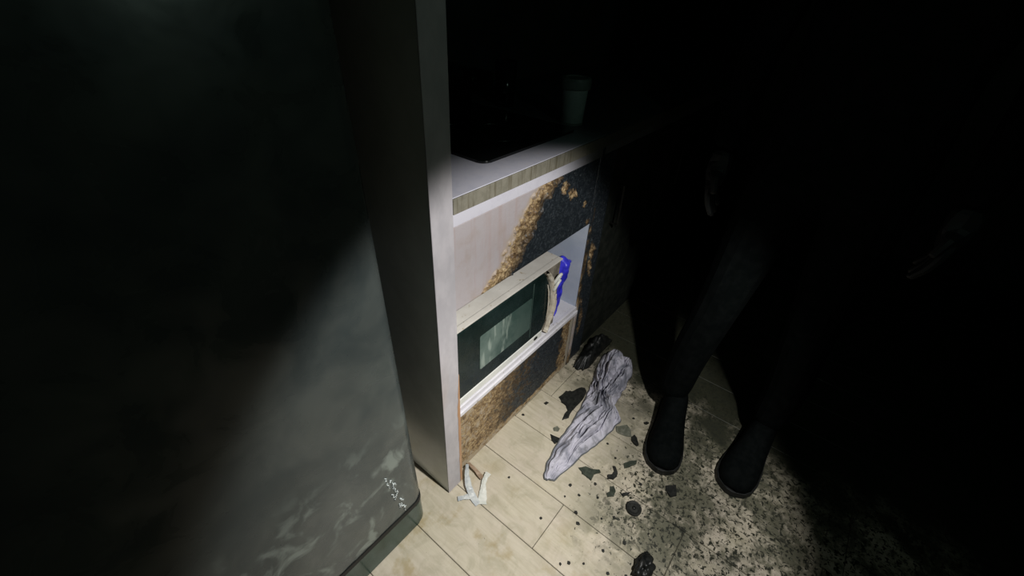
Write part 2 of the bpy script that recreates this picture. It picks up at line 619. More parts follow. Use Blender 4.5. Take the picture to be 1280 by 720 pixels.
# ------------------------------------------------------------------ tall end panel
ep = empty('end_panel', (0, 0, 0))
tag(ep, 'tall grey laminate end panel with orange worn edge between refrigerator and microwave cabinet', 'panel')
obj('board', B(0.4515, 0.503, YP + 0.003, YB - 0.005, 0.0, 2.35, bev=0.0015, seg=1), M['side'], ep)
obj('front_facing', B(0.4490, 0.5035, YP, YP + 0.0032, 0.002, 2.35, bev=0.0008, seg=1), M['panel'], ep)
# worn right edge: irregular bare strip
bm = bmesh.new()
prev = None
N = 40
for i in range(N + 1):
    z = 0.004 + 0.45 * i / N
    wdt = (0.0085 if z < 0.33 else 0.0085 * (0.47 - z) / 0.14) * (1 + 0.35 * noise.noise(Vector((0, 0, z * 40))))
    wdt = max(wdt, 0.0008)
    ln = [bm.verts.new((0.5040 - wdt, YP - 0.0006, z)), bm.verts.new((0.5042, YP - 0.0006, z)), bm.verts.new((0.5042, YP + 0.012, z))]
    if prev:
        bm.faces.new((prev[0], prev[1], ln[1], ln[0]))
        bm.faces.new((prev[1], prev[2], ln[2], ln[1]))
    prev = ln
obj('worn_edge', bm, M['orange'], ep)['label'] = 'bare orange wood where the edging came off'


# ------------------------------------------------------------------ burnt panel builder
def cell_bumps(x, z, s):
    """blister height 0..1 from a distance to the nearest feature point"""
    d, _ = noise.voronoi(Vector((x * s, z * s, 3.7)))
    return max(0.0, 1.0 - d[0] * d[0] * 2.2)


def burnt_panel(name, x0, x1, z0, z1, y, thick, burn, amp, parent, mat, nx, nz):
    bm = bmesh.new()
    lay = bm.verts.layers.float.new('burn')
    g = []
    for i in range(nx + 1):
        col = []
        for j in range(nz + 1):
            x = x0 + (x1 - x0) * i / nx
            z = z0 + (z1 - z0) * j / nz
            b = burn(x, z)
            e = min(1.0, min(x - x0, x1 - x, z - z0, z1 - z) / 0.006)
            d = amp(x, z, b) * e
            v = bm.verts.new((x, y - d, z))
            v[lay] = b
            col.append(v)
        g.append(col)
    for i in range(nx):
        for j in range(nz):
            bm.faces.new((g[i][j], g[i + 1][j], g[i + 1][j + 1], g[i][j + 1]))
    loop = [g[i][0] for i in range(nx + 1)] + [g[nx][j] for j in range(1, nz + 1)] + [g[i][nz] for i in range(nx - 1, -1, -1)] + [g[0][j] for j in range(nz - 1, 0, -1)]
    bk = []
    for v in loop:
        w_ = bm.verts.new((v.co.x, y + thick, v.co.z))
        w_[lay] = v[lay]
        bk.append(w_)
    n = len(loop)
    for i in range(n):
        bm.faces.new((loop[i], bk[i], bk[(i + 1) % n], loop[(i + 1) % n]))
    bm.faces.new(bk)
    return obj(name, bm, mat, parent, smooth=True)


# ------------------------------------------------------------------ microwave cabinet
CX0, CX1 = 0.505, 1.130
SH0, SH1 = 0.257, 0.289
cab = empty('base_cabinet', (0, 0, 0))
tag(cab, 'burnt white base cabinet with open niche holding the microwave', 'cabinet')
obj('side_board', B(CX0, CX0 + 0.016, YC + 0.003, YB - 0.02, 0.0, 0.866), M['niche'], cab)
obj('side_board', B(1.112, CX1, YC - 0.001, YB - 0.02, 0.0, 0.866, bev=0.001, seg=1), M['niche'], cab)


def burn_edge(x, z):
    j = noise.noise(Vector((x * 60, z * 26, 41.0)))
    up = smoothstep(0.26, 0.34, z)
    return (0.62 + 0.26 * j + 0.25 * smoothstep(0.5, 0.75, z)) * up + (0.12 + 0.12 * j + 0.5 * smoothstep(0.10, 0.0, z)) * (1 - up)


EDGE = (lambda x, z, b: 0.0006 + 0.0010 * cell_bumps(x, z, 160))
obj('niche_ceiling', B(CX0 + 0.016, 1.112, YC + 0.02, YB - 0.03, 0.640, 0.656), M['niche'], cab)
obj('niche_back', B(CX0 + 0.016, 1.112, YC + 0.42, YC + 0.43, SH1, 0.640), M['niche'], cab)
obj('rail', B(CX0 + 0.002, 1.128, YC - 0.003, YC + 0.018, 0.8265, 0.866, bev=0.001, seg=1), M['rail'], cab)
sh = obj('shelf', B(CX0 + 0.016, 1.112, YC + 0.004, YC + 0.42, SH0 + 0.002, SH1), M['white'], cab)
obj('shelf_lip', B(CX0 + 0.002, 1.116, YC - 0.004, YC + 0.006, 0.2745, SH1 + 0.001, bev=0.0015), M['white'], sh)
obj('shelf_lip', B(CX0 + 0.002, 1.120, YC - 0.008, YC + 0.006, SH0, 0.2715, bev=0.0015), M['white'], sh)

burnt_panel('charred_edge', 1.1105, 1.1305, 0.001, 0.866, YC - 0.0025, 0.0012, burn_edge, EDGE, cab, M['burnt_up'], 8, 260)
b_start = [(0.617, 0.585), (0.640, 0.640), (0.685, 0.697), (0.742, 0.722), (0.811, 0.800), (0.83, 0.84)]
k_start = [(0.617, 0.730), (0.664, 0.768), (0.718, 0.806), (0.783, 0.845), (0.818, 0.915), (0.83, 0.94)]


def burn_up(x, z):
    j = 0.022 * noise.noise(Vector((x * 22, z * 22, 1.0))) + 0.013 * noise.noise(Vector((x * 60, z * 60, 2.0)))
    a, k = lerp_pts(b_start, z) + j * 1.3, lerp_pts(k_start, z) + j
    if x < a:
        b = 0.26 * math.exp(-(a - x) / 0.016)
    elif x < k:
        b = 0.30 + 0.36 * (x - a) / max(k - a, 1e-4)
    else:
        b = 0.66 + 0.34 * min(1, (x - k) / 0.03)
    # surviving brown bits in the char
    for (px, pz, r) in ((0.977, 0.757, 0.016), (0.960, 0.765, 0.012), (1.055, 0.702, 0.010), (0.93, 0.79, 0.018), (1.09, 0.63, 0.012)):
        d = math.hypot(x - px, z - pz) / r
        if d < 1.4:
            b = min(b, 0.45 + 0.4 * smoothstep(0.5, 1.4, d + 0.5 * noise.noise(Vector((x * 150, z * 150, 0)))))
    return b


def amp_up(x, z, b):
    t = smoothstep(0.22, 0.36, b) * (1 - smoothstep(0.66, 0.85, b))
    big = smoothstep(-0.1, 0.35, noise.noise(Vector((x * 45, z * 45, 8))))
    blister = cell_bumps(x, z, 48) * 1.1 * (0.25 + big) + cell_bumps(x + 3, z, 105) * 0.45 + 0.25 * noise.noise(Vector((x * 240, z * 240, 5)))
    fine = cell_bumps(x, z + 2, 230) * 0.0012 + 0.0008 * noise.noise(Vector((x * 130, z * 130, 2)))
    return t * (0.0008 + 0.0062 * blister) + smoothstep(0.62, 0.8, b) * (0.0005 + fine)


burnt_panel('upper_front', CX0 + 0.002, 1.110, 0.617, 0.8245, YC, 0.018, burn_up, amp_up, cab, M['burnt_up'], 330, 116)['label'] = 'flap blistered brown and charred black towards one end'


def burn_low(x, z):
    j = 0.05 * noise.noise(Vector((x * 16, z * 16, 11.0))) + 0.03 * noise.noise(Vector((x * 50, z * 50, 12.0)))
    d = 0.30 * (0.13 - z)
    b = 0.33 + 0.12 * smoothstep(0.55, 0.68, x + d) + 0.16 * smoothstep(0.63, 0.78, x + d + j) + 0.30 * smoothstep(0.74, 0.98, x + d + j)
    b = min(b, 0.92)
    # brown at the right end
    r = smoothstep(1.010, 1.055, x + j * 0.6) * (1 - smoothstep(1.080, 1.092, x))
    b = b * (1 - r) + 0.47 * r
    pale = smoothstep(1.082, 1.095, x + 0.2 * j)
    foot = 1 - smoothstep(0.022, 0.040, z + 0.25 * j)
    b = b * (1 - pale) + 0.10 * pale
    b = b * (1 - 0.75 * foot) + 0.17 * foot * 0.75
    return max(0.0, min(1.0, b))


def amp_low(x, z, b):
    t = smoothstep(0.26, 0.38, b) * (1 - smoothstep(0.70, 0.9, b))
    blister = cell_bumps(x, z, 120) * 0.6 + cell_bumps(x + 3, z, 210) * 0.4
    fine = cell_bumps(x, z + 2, 190) * 0.0022
    return t * (0.0006 + 0.0024 * blister) + smoothstep(0.6, 0.8, b) * (0.0006 + fine)


burnt_panel('lower_front', CX0 + 0.002, 1.110, 0.001, 0.2555, YC, 0.018, burn_low, amp_low, cab, M['burnt_low'], 320, 128)['label'] = 'kick panel with tan blisters turning to blue-black char'

# ------------------------------------------------------------------ worktop
wt = empty('worktop', (0, 0, 0))
tag(wt, 'long pale worktop with grimy front edge, sooted and painted darker towards the far end', 'worktop')
obj('slab', B(0.5045, 2.95, YP + 0.004, YB - 0.002, 0.868, 0.900, bev=0.001, seg=1), M['counter'], wt)
obj('front_edge', B(0.5045, 2.95, YP, YP + 0.004, 0.8685, 0.8995, bev=0.0012, seg=2), M['counter_edge'], wt)

# hob
hob = empty('cooktop', (0, 0, 0.9002))
tag(hob, 'black glass cooktop with rounded corner set in the worktop', 'cooktop')
obj('glass_plate', prism(rrect(0.672, 1.045, 0.595, 1.085, 0.022, 8), 'z', 0.0, 0.006, bev=0.0015), M['glass_black'], hob)
for (x, y, r) in ((0.86, 0.72, 0.075), (0.86, 0.93, 0.095)):
    obj('burner_ring', lathe([(r - 0.003, 0.0060), (r - 0.003, 0.0066), (r, 0.0066), (r, 0.0060)], 48, x, y), M['steel_dark'], hob)

# pot at the back of the hob
pot = empty('cooking_pot', (0.880, 0.945, 0.9068))
tag(pot, 'dark cooking pot with glass lid on the black cooktop', 'pot')
obj('pot_body', lathe([(0, 0.0), (0.078, 0.0), (0.088, 0.008), (0.090, 0.098), (0.094, 0.101), (0.091, 0.103), (0.086, 0.098), (0.084, 0.010), (0, 0.006)], 40), M['glass_black'], pot, smooth=True)
lid = obj('lid', lathe([(0.0, 0.128), (0.03, 0.126), (0.065, 0.117), (0.090, 0.1035), (0.091, 0.107), (0.066, 0.121), (0.03, 0.130), (0, 0.132)], 40), M['glass_black'], pot, smooth=True)
obj('lid_knob', lathe([(0, 0.130), (0.008, 0.130), (0.008, 0.142), (0.020, 0.147), (0.018, 0.157), (0, 0.160)], 24), M['black'], lid, smooth=True)
for s in (-1, 1):
    obj('handle', tube([(s * 0.088, -0.03, 0.078), (s * 0.118, -0.026, 0.080), (s * 0.124, 0, 0.080), (s * 0.118, 0.026, 0.080), (s * 0.088, 0.03, 0.078)], 0.006, 8), M['steel_dark'], pot, smooth=True)

# drinking glasses with faint glints beyond the hob
for k, (x, y, hh, lab) in enumerate(((1.110, 0.900, 0.125, 'tall empty drinking glass beside the black cooktop'),
                                     (1.190, 0.960, 0.095, 'short dark tumbler behind the tall drinking glass'))):
    g_ = obj('drinking_glass', lathe([(0, 0.0), (0.026, 0.0), (0.028, 0.004), (0.033, hh), (0.031, hh), (0.0265, 0.010), (0, 0.008)], 28), M['glass_black'], None, smooth=True, loc=(x, y, 0.9002))
    tag(g_, lab, 'glass')

# lidded tub
tub = empty('lidded_tub', (1.100, 0.648, 0.9002))
tag(tub, 'pale plastic tub with wide dark lid on the worktop', 'tub')
tb = obj('tub_body', lathe([(0, 0.0), (0.027, 0.0), (0.030, 0.003), (0.0345, 0.086), (0.036, 0.092), (0, 0.092)], 36), M['tub'], tub, smooth=True)
obj('base_rim', lathe([(0.0275, 0.0), (0.0312, 0.0), (0.0318, 0.006), (0.0290, 0.006)], 36), M['tub_lid'], tb)
ld = obj('tub_lid', lathe([(0, 0.0915), (0.0395, 0.0915), (0.0405, 0.095), (0.0405, 0.112), (0.038, 0.118), (0.030, 0.119), (0.028, 0.116), (0, 0.116)], 36), M['tub_lid'], tub, smooth=False)

# ------------------------------------------------------------------ charred neighbouring cabinets


def burn_fill(x, z):
    j = noise.noise(Vector((x * 50, z * 12, 31.0)))
    b = 0.9 + 0.05 * j
    j2 = noise.noise(Vector((x * 14, z * 9, 37.0)))
    band = math.exp(-((x - 1.160 - 0.020 * j) / 0.020) ** 2) * (1 - smoothstep(0.52, 0.66, z)) * smoothstep(-0.25, 0.25, j2)
    b = b * (1 - band) + (0.50 + 0.16 * j) * band
    return b


cx = CX1 + 0.004
labs = ['charred black base cabinet next to the microwave cabinet', 'soot-black base cabinet, second after the microwave cabinet', 'soot-black base cabinet, third after the microwave cabinet']
for k in range(3):
    x0, x1 = cx + k * 0.60, cx + (k + 1) * 0.60 - 0.003
    c = empty('base_cabinet', (0, 0, 0))
    tag(c, labs[k], 'cabinet')
    obj('carcass', B(x0, x1, YC + 0.024, YB - 0.02, 0.0, 0.866), M['char_door'], c)
    obj('rail', B(x0 + 0.001, x1 - 0.001, YC + 0.001, YC + 0.024, 0.8265, 0.866), M['rail'], c)
    dx0 = x0 + 0.002
    if k == 0:
        burnt_panel('filler_strip', x0, x0 + 0.085, 0.001, 0.8245, YC + 0.002, 0.016, burn_fill, amp_up, c, M['burnt_up'], 40, 330)['label'] = 'charred filler strip with brown blisters'
        dx0 = x0 + 0.088
    d_ = obj('door', B(dx0, x1 - 0.001, YC + 0.004, YC + 0.022, 0.10, 0.822, bev=0.0015), M['char_door'], c)
    obj('handle', tube([(dx0 + 0.05, YC + 0.004, 0.70), (dx0 + 0.05, YC - 0.022, 0.70), (dx0 + 0.05, YC - 0.022, 0.56), (dx0 + 0.05, YC + 0.004, 0.56)], 0.005, 8), M['char'], d_, smooth=True)
    obj('kick_board', B(x0 + (0.09 if k == 0 else 0.002), x1 - 0.001, YC + 0.012, YC + 0.022, 0.001, 0.097), M['char_door'], c)

# ------------------------------------------------------------------ microwave
mw = empty('microwave_oven', (0.74, YC, SH1))
tag(mw, 'white microwave oven with melted handle in the cabinet niche', 'microwave')
mw_off = Vector((-0.74, -YC, -SH1))


def mwo(name, bm, mat, parent=mw, smooth=False):
    bmesh.ops.translate(bm, verts=bm.verts[:], vec=mw_off)
    return obj(name, bm, mat, parent, smooth)


MT = 0.5515
mwo('body', B(0.5225, 0.9775, YC + 0.016, YC + 0.34, 0.2945, MT, bev=0.0006), M['mw_white'])
mwo('top_lip', B(0.5225, 0.9770, YC + 0.0005, YC + 0.018, 0.5470, MT, bev=0.0006), M['mw_white'])
mwo('control_panel', B(0.900, 0.9765, YC + 0.006, YC + 0.017, 0.297, 0.5465, bev=0.002), M['mw_soot'])['label'] = 'sooted control panel'
out = [(0.5235, 0.3205), (0.895, 0.3205), (0.913, 0.345), (0.9225, 0.375), (0.926, 0.405), (0.9245, 0.440), (0.917, 0.475), (0.905, 0.505), (0.888, 0.532), (0.880, 0.5455), (0.5235, 0.5455)]
dr = mwo('door', prism(out, 'y', YC - 0.002, YC + 0.015, bev=0.002), M['door_glass'])
dr['label'] = 'dark green-black glass door with curved end'
mwo('window_pane', prism(rrect(0.605, 0.826, 0.372, 0.489, 0.006, 4), 'y', YC - 0.0030, YC - 0.0015), M['pane'], dr)
mwo('glass_seam', B(0.829, 0.8315, YC - 0.0028, YC - 0.001, 0.335, 0.535), M['pane'], dr)
mwo('inner_handle_edge', tube([(0.900, YC - 0.004, 0.497), (0.906, YC - 0.006, 0.470), (0.9105, YC - 0.007, 0.430), (0.911, YC - 0.007, 0.390), (0.908, YC - 0.005, 0.350)], [0.0010, 0.0022, 0.0026, 0.0022, 0.001], 8), M['melt'], dr, smooth=True)
mwo('bottom_trim', B(0.5235, 0.900, YC - 0.002, YC + 0.016, 0.2945, 0.3190, bev=0.002), M['mw_trim'])
mwo('burn_hole', lathe([(0, -0.001), (0.007, -0.001), (0.006, 0.0012), (0, 0.0016)], 14).copy() if False else prism([(0.866 + 0.010 * math.cos(a * 0.6283), 0.307 + 0.006 * math.sin(a * 0.6283)) for a in range(10)], 'y', YC - 0.0032, YC + 0.001), M['char'])
for x in (0.56, 0.94):
    for y in (YC + 0.05, YC + 0.30):
        mwo('foot', lathe([(0, SH1 + 0.0002), (0.012, SH1 + 0.0002), (0.012, 0.2945), (0, 0.2945)], 14, x, y), M['black'])
# melted handle: sagging ribbon following the curved door end
path = [(0.893, 0.5420), (0.910, 0.525), (0.925, 0.500), (0.936, 0.465), (0.942, 0.430), (0.9445, 0.395), (0.942, 0.360), (0.935, 0.330), (0.928, 0.306), (0.922, 0.2965)]
bm = bmesh.new()
rows = []
NS = 60
for i in range(NS + 1):
    s = i / NS * (len(path) - 1)
    a = min(int(s), len(path) - 2)
    f_ = s - a
    px = path[a][0] * (1 - f_) + path[a + 1][0] * f_
    pz = path[a][1] * (1 - f_) + path[a + 1][1] * f_
    tx, tz = path[a + 1][0] - path[a][0], path[a + 1][1] - path[a][1]
    L = math.hypot(tx, tz)
    nx_, nz_ = -tz / L, tx / L
    hw = 0.0080 * (0.55 + 0.6 * math.sin(math.pi * min(1, i / NS + 0.12))) * (1 + 0.35 * noise.noise(Vector((0, 0, i * 0.23))))
    row = []
    for q in range(9):
        an = math.pi * q / 8
        off = hw * math.cos(an)
        dep = 0.013 * math.sin(an) * (1 + 0.5 * noise.noise(Vector((q * 0.5, i * 0.2, 9))))
        row.append(bm.verts.new((px + nx_ * off, YC + 0.005 - dep, pz + nz_ * off)))
    rows.append(row)
for r0, r1 in zip(rows, rows[1:]):
    for q in range(8):
        bm.faces.new((r0[q], r0[q + 1], r1[q + 1], r1[q]))
mwo('handle', bm, M['melt'], mw, True)['label'] = 'melted cream handle curving along the door'
# remains of the dials: two sagging rings
for (x, z, r, tw) in ((0.950, 0.494, 0.0115, 0.3), (0.949, 0.470, 0.0125, -0.2)):
    pts = []
    for i in range(19):
        a = 2 * math.pi * i / 18
        pts.append((x + r * math.cos(a) * (1 + 0.2 * math.sin(2 * a)), YC - 0.006 - 0.005 * math.sin(a + tw), z + r * 1.15 * math.sin(a) + 0.006 * math.cos(a)))
    mwo('dial_ring', tube(pts, 0.0050, 8), M['mw_trim'], mw, True)
# melted lump at the lower right of the front
bm = bmesh.new()
bmesh.ops.create_icosphere(bm, subdivisions=4, radius=1)
for v in bm.verts:
    n_ = 1 + 0.35 * noise.noise(v.co * 2.2)
    v.co = Vector((0.953 + v.co.x * 0.012 * n_, YC + 0.002 + v.co.y * 0.010 * n_, 0.385 + v.co.z * 0.055 * n_))
mwo('melted_drip', bm, M['melt'], mw, True)

# ------------------------------------------------------------------ blue plastic beside the microwave
bm = bmesh.new()
rows = []
NZ, NA = 44, 40
for i in range(NZ + 1):
    t = i / NZ
    z = 0.2905 + 0.215 * t
    cx_ = 1.022 + 0.030 * t + 0.006 * math.sin(t * 9)
    cy_ = 0.592
    rx = lerp_pts([(0, 0.012), (0.25, 0.016), (0.55, 0.020), (0.62, 0.028), (0.85, 0.028), (0.95, 0.018), (1, 0.004)], t)
    ry = lerp_pts([(0, 0.018), (0.5, 0.022), (0.65, 0.028), (0.9, 0.026), (1, 0.004)], t)
    row = []
    for a in range(NA):
        an = 2 * math.pi * a / NA
        k = 1 + 0.30 * noise.noise(Vector((math.cos(an) * 1.6, math.sin(an) * 1.6, t * 7))) + 0.16 * abs(noise.noise(Vector((math.cos(an) * 4, math.sin(an) * 4, t * 12))))
        row.append(bm.verts.new((cx_ + rx * k * math.cos(an), cy_ + ry * k * math.sin(an), z + 0.004 * noise.noise(Vector((an * 2, t * 9, 0))) * (1 if 0 < i < NZ else 0))))
    rows.append(row)
for r0, r1 in zip(rows, rows[1:]):
    for a in range(NA):
        bm.faces.new((r0[a], r0[(a + 1) % NA], r1[(a + 1) % NA], r1[a]))
bm.faces.new(rows[0])
bm.faces.new(rows[-1])
# ear of film sticking out at the top
ear = tube([(1.052, 0.588, 0.478), (1.066, 0.582, 0.484), (1.080, 0.578, 0.480), (1.086, 0.577, 0.474)], [0.016, 0.013, 0.008, 0.002], 10, flat=0.7)
tmp = bpy.data.meshes.new('tmp')
ear.to_mesh(tmp)
ear.free()
bm.from_mesh(tmp)
bpy.data.meshes.remove(tmp)
bag = obj('plastic_bag', bm, M['blue'], None, smooth=True)
tag(bag, 'crumpled bright blue plastic bag stuffed between microwave and niche wall', 'bag')

# ------------------------------------------------------------------ towel on the floor
TL = [(0.664, 0.330), (0.714, 0.356), (0.789, 0.370), (0.855, 0.374), (0.923, 0.382), (0.985, 0.392), (1.025, 0.400), (1.070, 0.412), (1.106, 0.422), (1.165, 0.440), (1.215, 0.452), (1.255, 0.452), (1.300, 0.436)]
TR = [(0.679, 0.308), (0.735, 0.298), (0.790, 0.288), (0.850, 0.278), (0.905, 0.268), (0.961, 0.258), (1.013, 0.256), (1.026, 0.300), (1.075, 0.306), (1.130, 0.308), (1.195, 0.314), (1.255, 0.330), (1.305, 0.362)]
TH = [0.006, 0.020, 0.030, 0.036, 0.040, 0.042, 0.042, 0.048, 0.048, 0.054, 0.062, 0.060, 0.028]
bm = bmesh.new()
NU, NV = 170, 72
n = len(TL)
rows = []


def cat(P, s):
    a = min(int(s), n - 2)
    f = s - a
    p0, p1, p2, p3 = P[max(a - 1, 0)], P[a], P[a + 1], P[min(a + 2, n - 1)]
    if isinstance(p1, tuple):
        return tuple(0.5 * (2 * p1[k] + (p2[k] - p0[k]) * f + (2 * p0[k] - 5 * p1[k] + 4 * p2[k] - p3[k]) * f * f + (3 * p1[k] - p0[k] - 3 * p2[k] + p3[k]) * f ** 3) for k in (0, 1))
    return p1 + (p2 - p1) * f


for i in range(NU + 1):
    u = i / NU
    s = u * (n - 1)
    l_, r_, hgt = cat(TL, s), cat(TR, s), cat(TH, s)
    row = []
    for j in range(NV + 1):
        v = j / NV
        x = l_[0] + (r_[0] - l_[0]) * v
        y = l_[1] + (r_[1] - l_[1]) * v
        edge = math.sin(math.pi * v) ** 0.5 if 0 < v < 1 else 0
        endc = smoothstep(0, 0.03, u) * smoothstep(1.0, 0.955, u)
        # folds fan out from a pinched waist (u ~ .58), crumpled towards the tip
        q0 = noise.noise(Vector((u * 2.6, v * 1.6, 0.0)))
        q1 = noise.noise(Vector((u * 6.5, v * 3.5, 4.0)))
        fan = (v - 0.5) * (1.0 + 1.3 * math.exp(-((u - 0.58) / 0.16) ** 2))
        c1 = math.exp(-(noise.noise(Vector((u * 1.9 + 0.4 * q0, fan * 3.4 + 0.9 * q0 + 0.5 * q1, 1.0))) / 0.10) ** 2)
        c2 = math.exp(-(noise.noise(Vector((u * 3.4 + 0.6 * q1, fan * 6.2 + 1.0 * q0, 9.0))) / 0.10) ** 2)
        c3 = math.exp(-(noise.noise(Vector((u * 12 + q0 * 2, v * 5 + q1, 15.0))) / 0.12) ** 2)
        lobe = 0.95 + 0.85 * noise.noise(Vector((u * 4.0, fan * 4.4 + q0, 21.0)))
        hd = smoothstep(0.79, 0.88, u)
        sw = math.hypot((v - 0.36) * 0.95, (u - 0.88) * 2.3)
        swirl = abs(math.sin(6.6 * sw + 1.3 * q0 + 0.5 * q1 + 0.7)) ** 0.55
        body_f = lobe * (1 - 0.85 * c1) * (1 - 0.55 * c2) * (1 - 0.16 * c3)
        f_ = body_f * (1 - hd) + (0.22 + 0.95 * swirl) * (1 - 0.20 * c3) * hd
        knot = math.exp(-((u - 0.53) / 0.035) ** 2 - ((v - 0.72) / 0.16) ** 2)
        f_ += 0.55 * knot
        z = 0.0025 + endc * edge * hgt * max(0.06, f_)
        dx = 0.006 * noise.noise(Vector((u * 14, v * 5, 20))) * edge
        wob = 0.007 * noise.noise(Vector((u * 22, v * 1.5, 30)))
        row.append(bm.verts.new((x + dx, y + wob, z)))
    rows.append(row)
for r0, r1 in zip(rows, rows[1:]):
    for j in range(NV):
        bm.faces.new((r0[j], r0[j + 1], r1[j + 1], r1[j]))
rimL = [r[0].co.copy() for r in rows]
rimR = [r[-1].co.copy() for r in rows]
rim_tip = [v.co.copy() for v in rows[0]]
tw = empty('towel', (0.98, 0.345, 0))
tag(tw, 'crumpled grey wet towel lying twisted on the floor', 'towel')
toff = Vector((-0.98, -0.345, 0))
bmesh.ops.translate(bm, verts=bm.verts[:], vec=toff)
cl = obj('cloth', bm, M['towel'], tw, smooth=True)
sol = cl.modifiers.new('thickness', 'SOLIDIFY')
sol.thickness = 0.0018
sol.offset = -1
rim = list(reversed(rimL[:95])) + rim_tip[1:-1] + rimR[:88]  # thin dark line around the tip half of the cloth
obj('rim', tube([p + toff + Vector((0, 0, 0.0012)) for p in rim[::2]], 0.0024, 6), M['towel_rim'], tw, smooth=True)['label'] = 'dark line along the hem'

# ------------------------------------------------------------------ charred lump by the cabinet foot
bm = bmesh.new()
outl = [(1.118, 0.520), (1.108, 0.502), (1.122, 0.478), (1.150, 0.465), (1.200, 0.466), (1.260, 0.470), (1.320, 0.468), (1.360, 0.470), (1.375, 0.500), (1.350, 0.528), (1.285, 0.534), (1.24, 0.533), (1.18, 0.534)]
cx_, cy_ = 1.235, 0.500
NR, NA = 22, 96
ctr = bm.verts.new((cx_, cy_, 0.070))
rings = []
for i in range(1, NR + 1):
    t = i / NR
    ring = []
    for a in range(NA):
        s = a / NA * len(outl)
        k = int(s) % len(outl)
        f_ = s - int(s)
        p0, p1 = outl[k], outl[(k + 1) % len(outl)]
        ex, ey = p0[0] * (1 - f_) + p1[0] * f_, p0[1] * (1 - f_) + p1[1] * f_
        jit = 1 + (0.10 * noise.noise(Vector((a * 0.35, 0, 3))) - 0.05) * t
        x, y = cx_ + (ex - cx_) * t * jit, cy_ + (ey - cy_) * t * jit
        hgt = 0.072 * (1 - t ** 3.0) * (0.75 + 0.6 * noise.noise(Vector((x * 16, y * 16, 1)))) * lerp_pts([(1.10, 0.25), (1.17, 0.6), (1.23, 1.0), (1.33, 0.95), (1.38, 0.6)], x) + 0.011 * cell_bumps(x, y, 42) * (1 - t ** 4)
        ring.append(bm.verts.new((x, y, max(0.0008, hgt + 0.0008))))
    rings.append(ring)
for a in range(NA):
    bm.faces.new((ctr, rings[0][a], rings[0][(a + 1) % NA]))
for r0, r1 in zip(rings, rings[1:]):
    for a in range(NA):
        bm.faces.new((r0[a], r1[a], r1[(a + 1) % NA], r0[(a + 1) % NA]))
bm.faces.new(list(reversed(rings[-1])))
tag(obj('charred_lump', bm, M['char_gloss'], None, smooth=True), 'large black bubbled lump of burnt plastic against the charred cabinet foot', 'debris')


# ------------------------------------------------------------------ flakes of debris
def flake(name, label, cat_, c, pts, mat, h=0.003, group=None, curl=0.004, seed=0):
    bm = bmesh.new()
    P = []
    m_ = len(pts)
    for k in range(m_):
        a, b = Vector(pts[k]) / 1000, Vector(pts[(k + 1) % m_]) / 1000
        for q in range(3):
            p = a.lerp(b, q / 3)
            P.append(p * (1 + 0.10 * noise.noise(Vector((p.x * 200, p.y * 200, seed)))))
    def hz(p):
        return curl * max(0, noise.noise(Vector((p.x * 25 + seed, p.y * 25, 1.3)))) + 0.0004
    lo = [bm.verts.new((p.x, p.y, hz(p) * 0.9)) for p in P]
    hi = [bm.verts.new((p.x * 0.94, p.y * 0.94, hz(p) + h)) for p in P]
    k_ = len(P)
    for i in range(k_):
        bm.faces.new((lo[i], lo[(i + 1) % k_], hi[(i + 1) % k_], hi[i]))
    for ring_, flip in ((hi, False), (lo, True)):
        es = bmesh.ops.triangle_fill(bm, use_beauty=True, edges=[bm.edges.get((ring_[i], ring_[(i + 1) % k_])) for i in range(k_)])
    mn = min(v.co.z for v in bm.verts)
    bmesh.ops.translate(bm, verts=bm.verts[:], vec=(0, 0, 0.0002 - mn))
    return tag(obj(name, bm, mat, None, loc=(c[0], c[1], 0)), label, cat_, group)


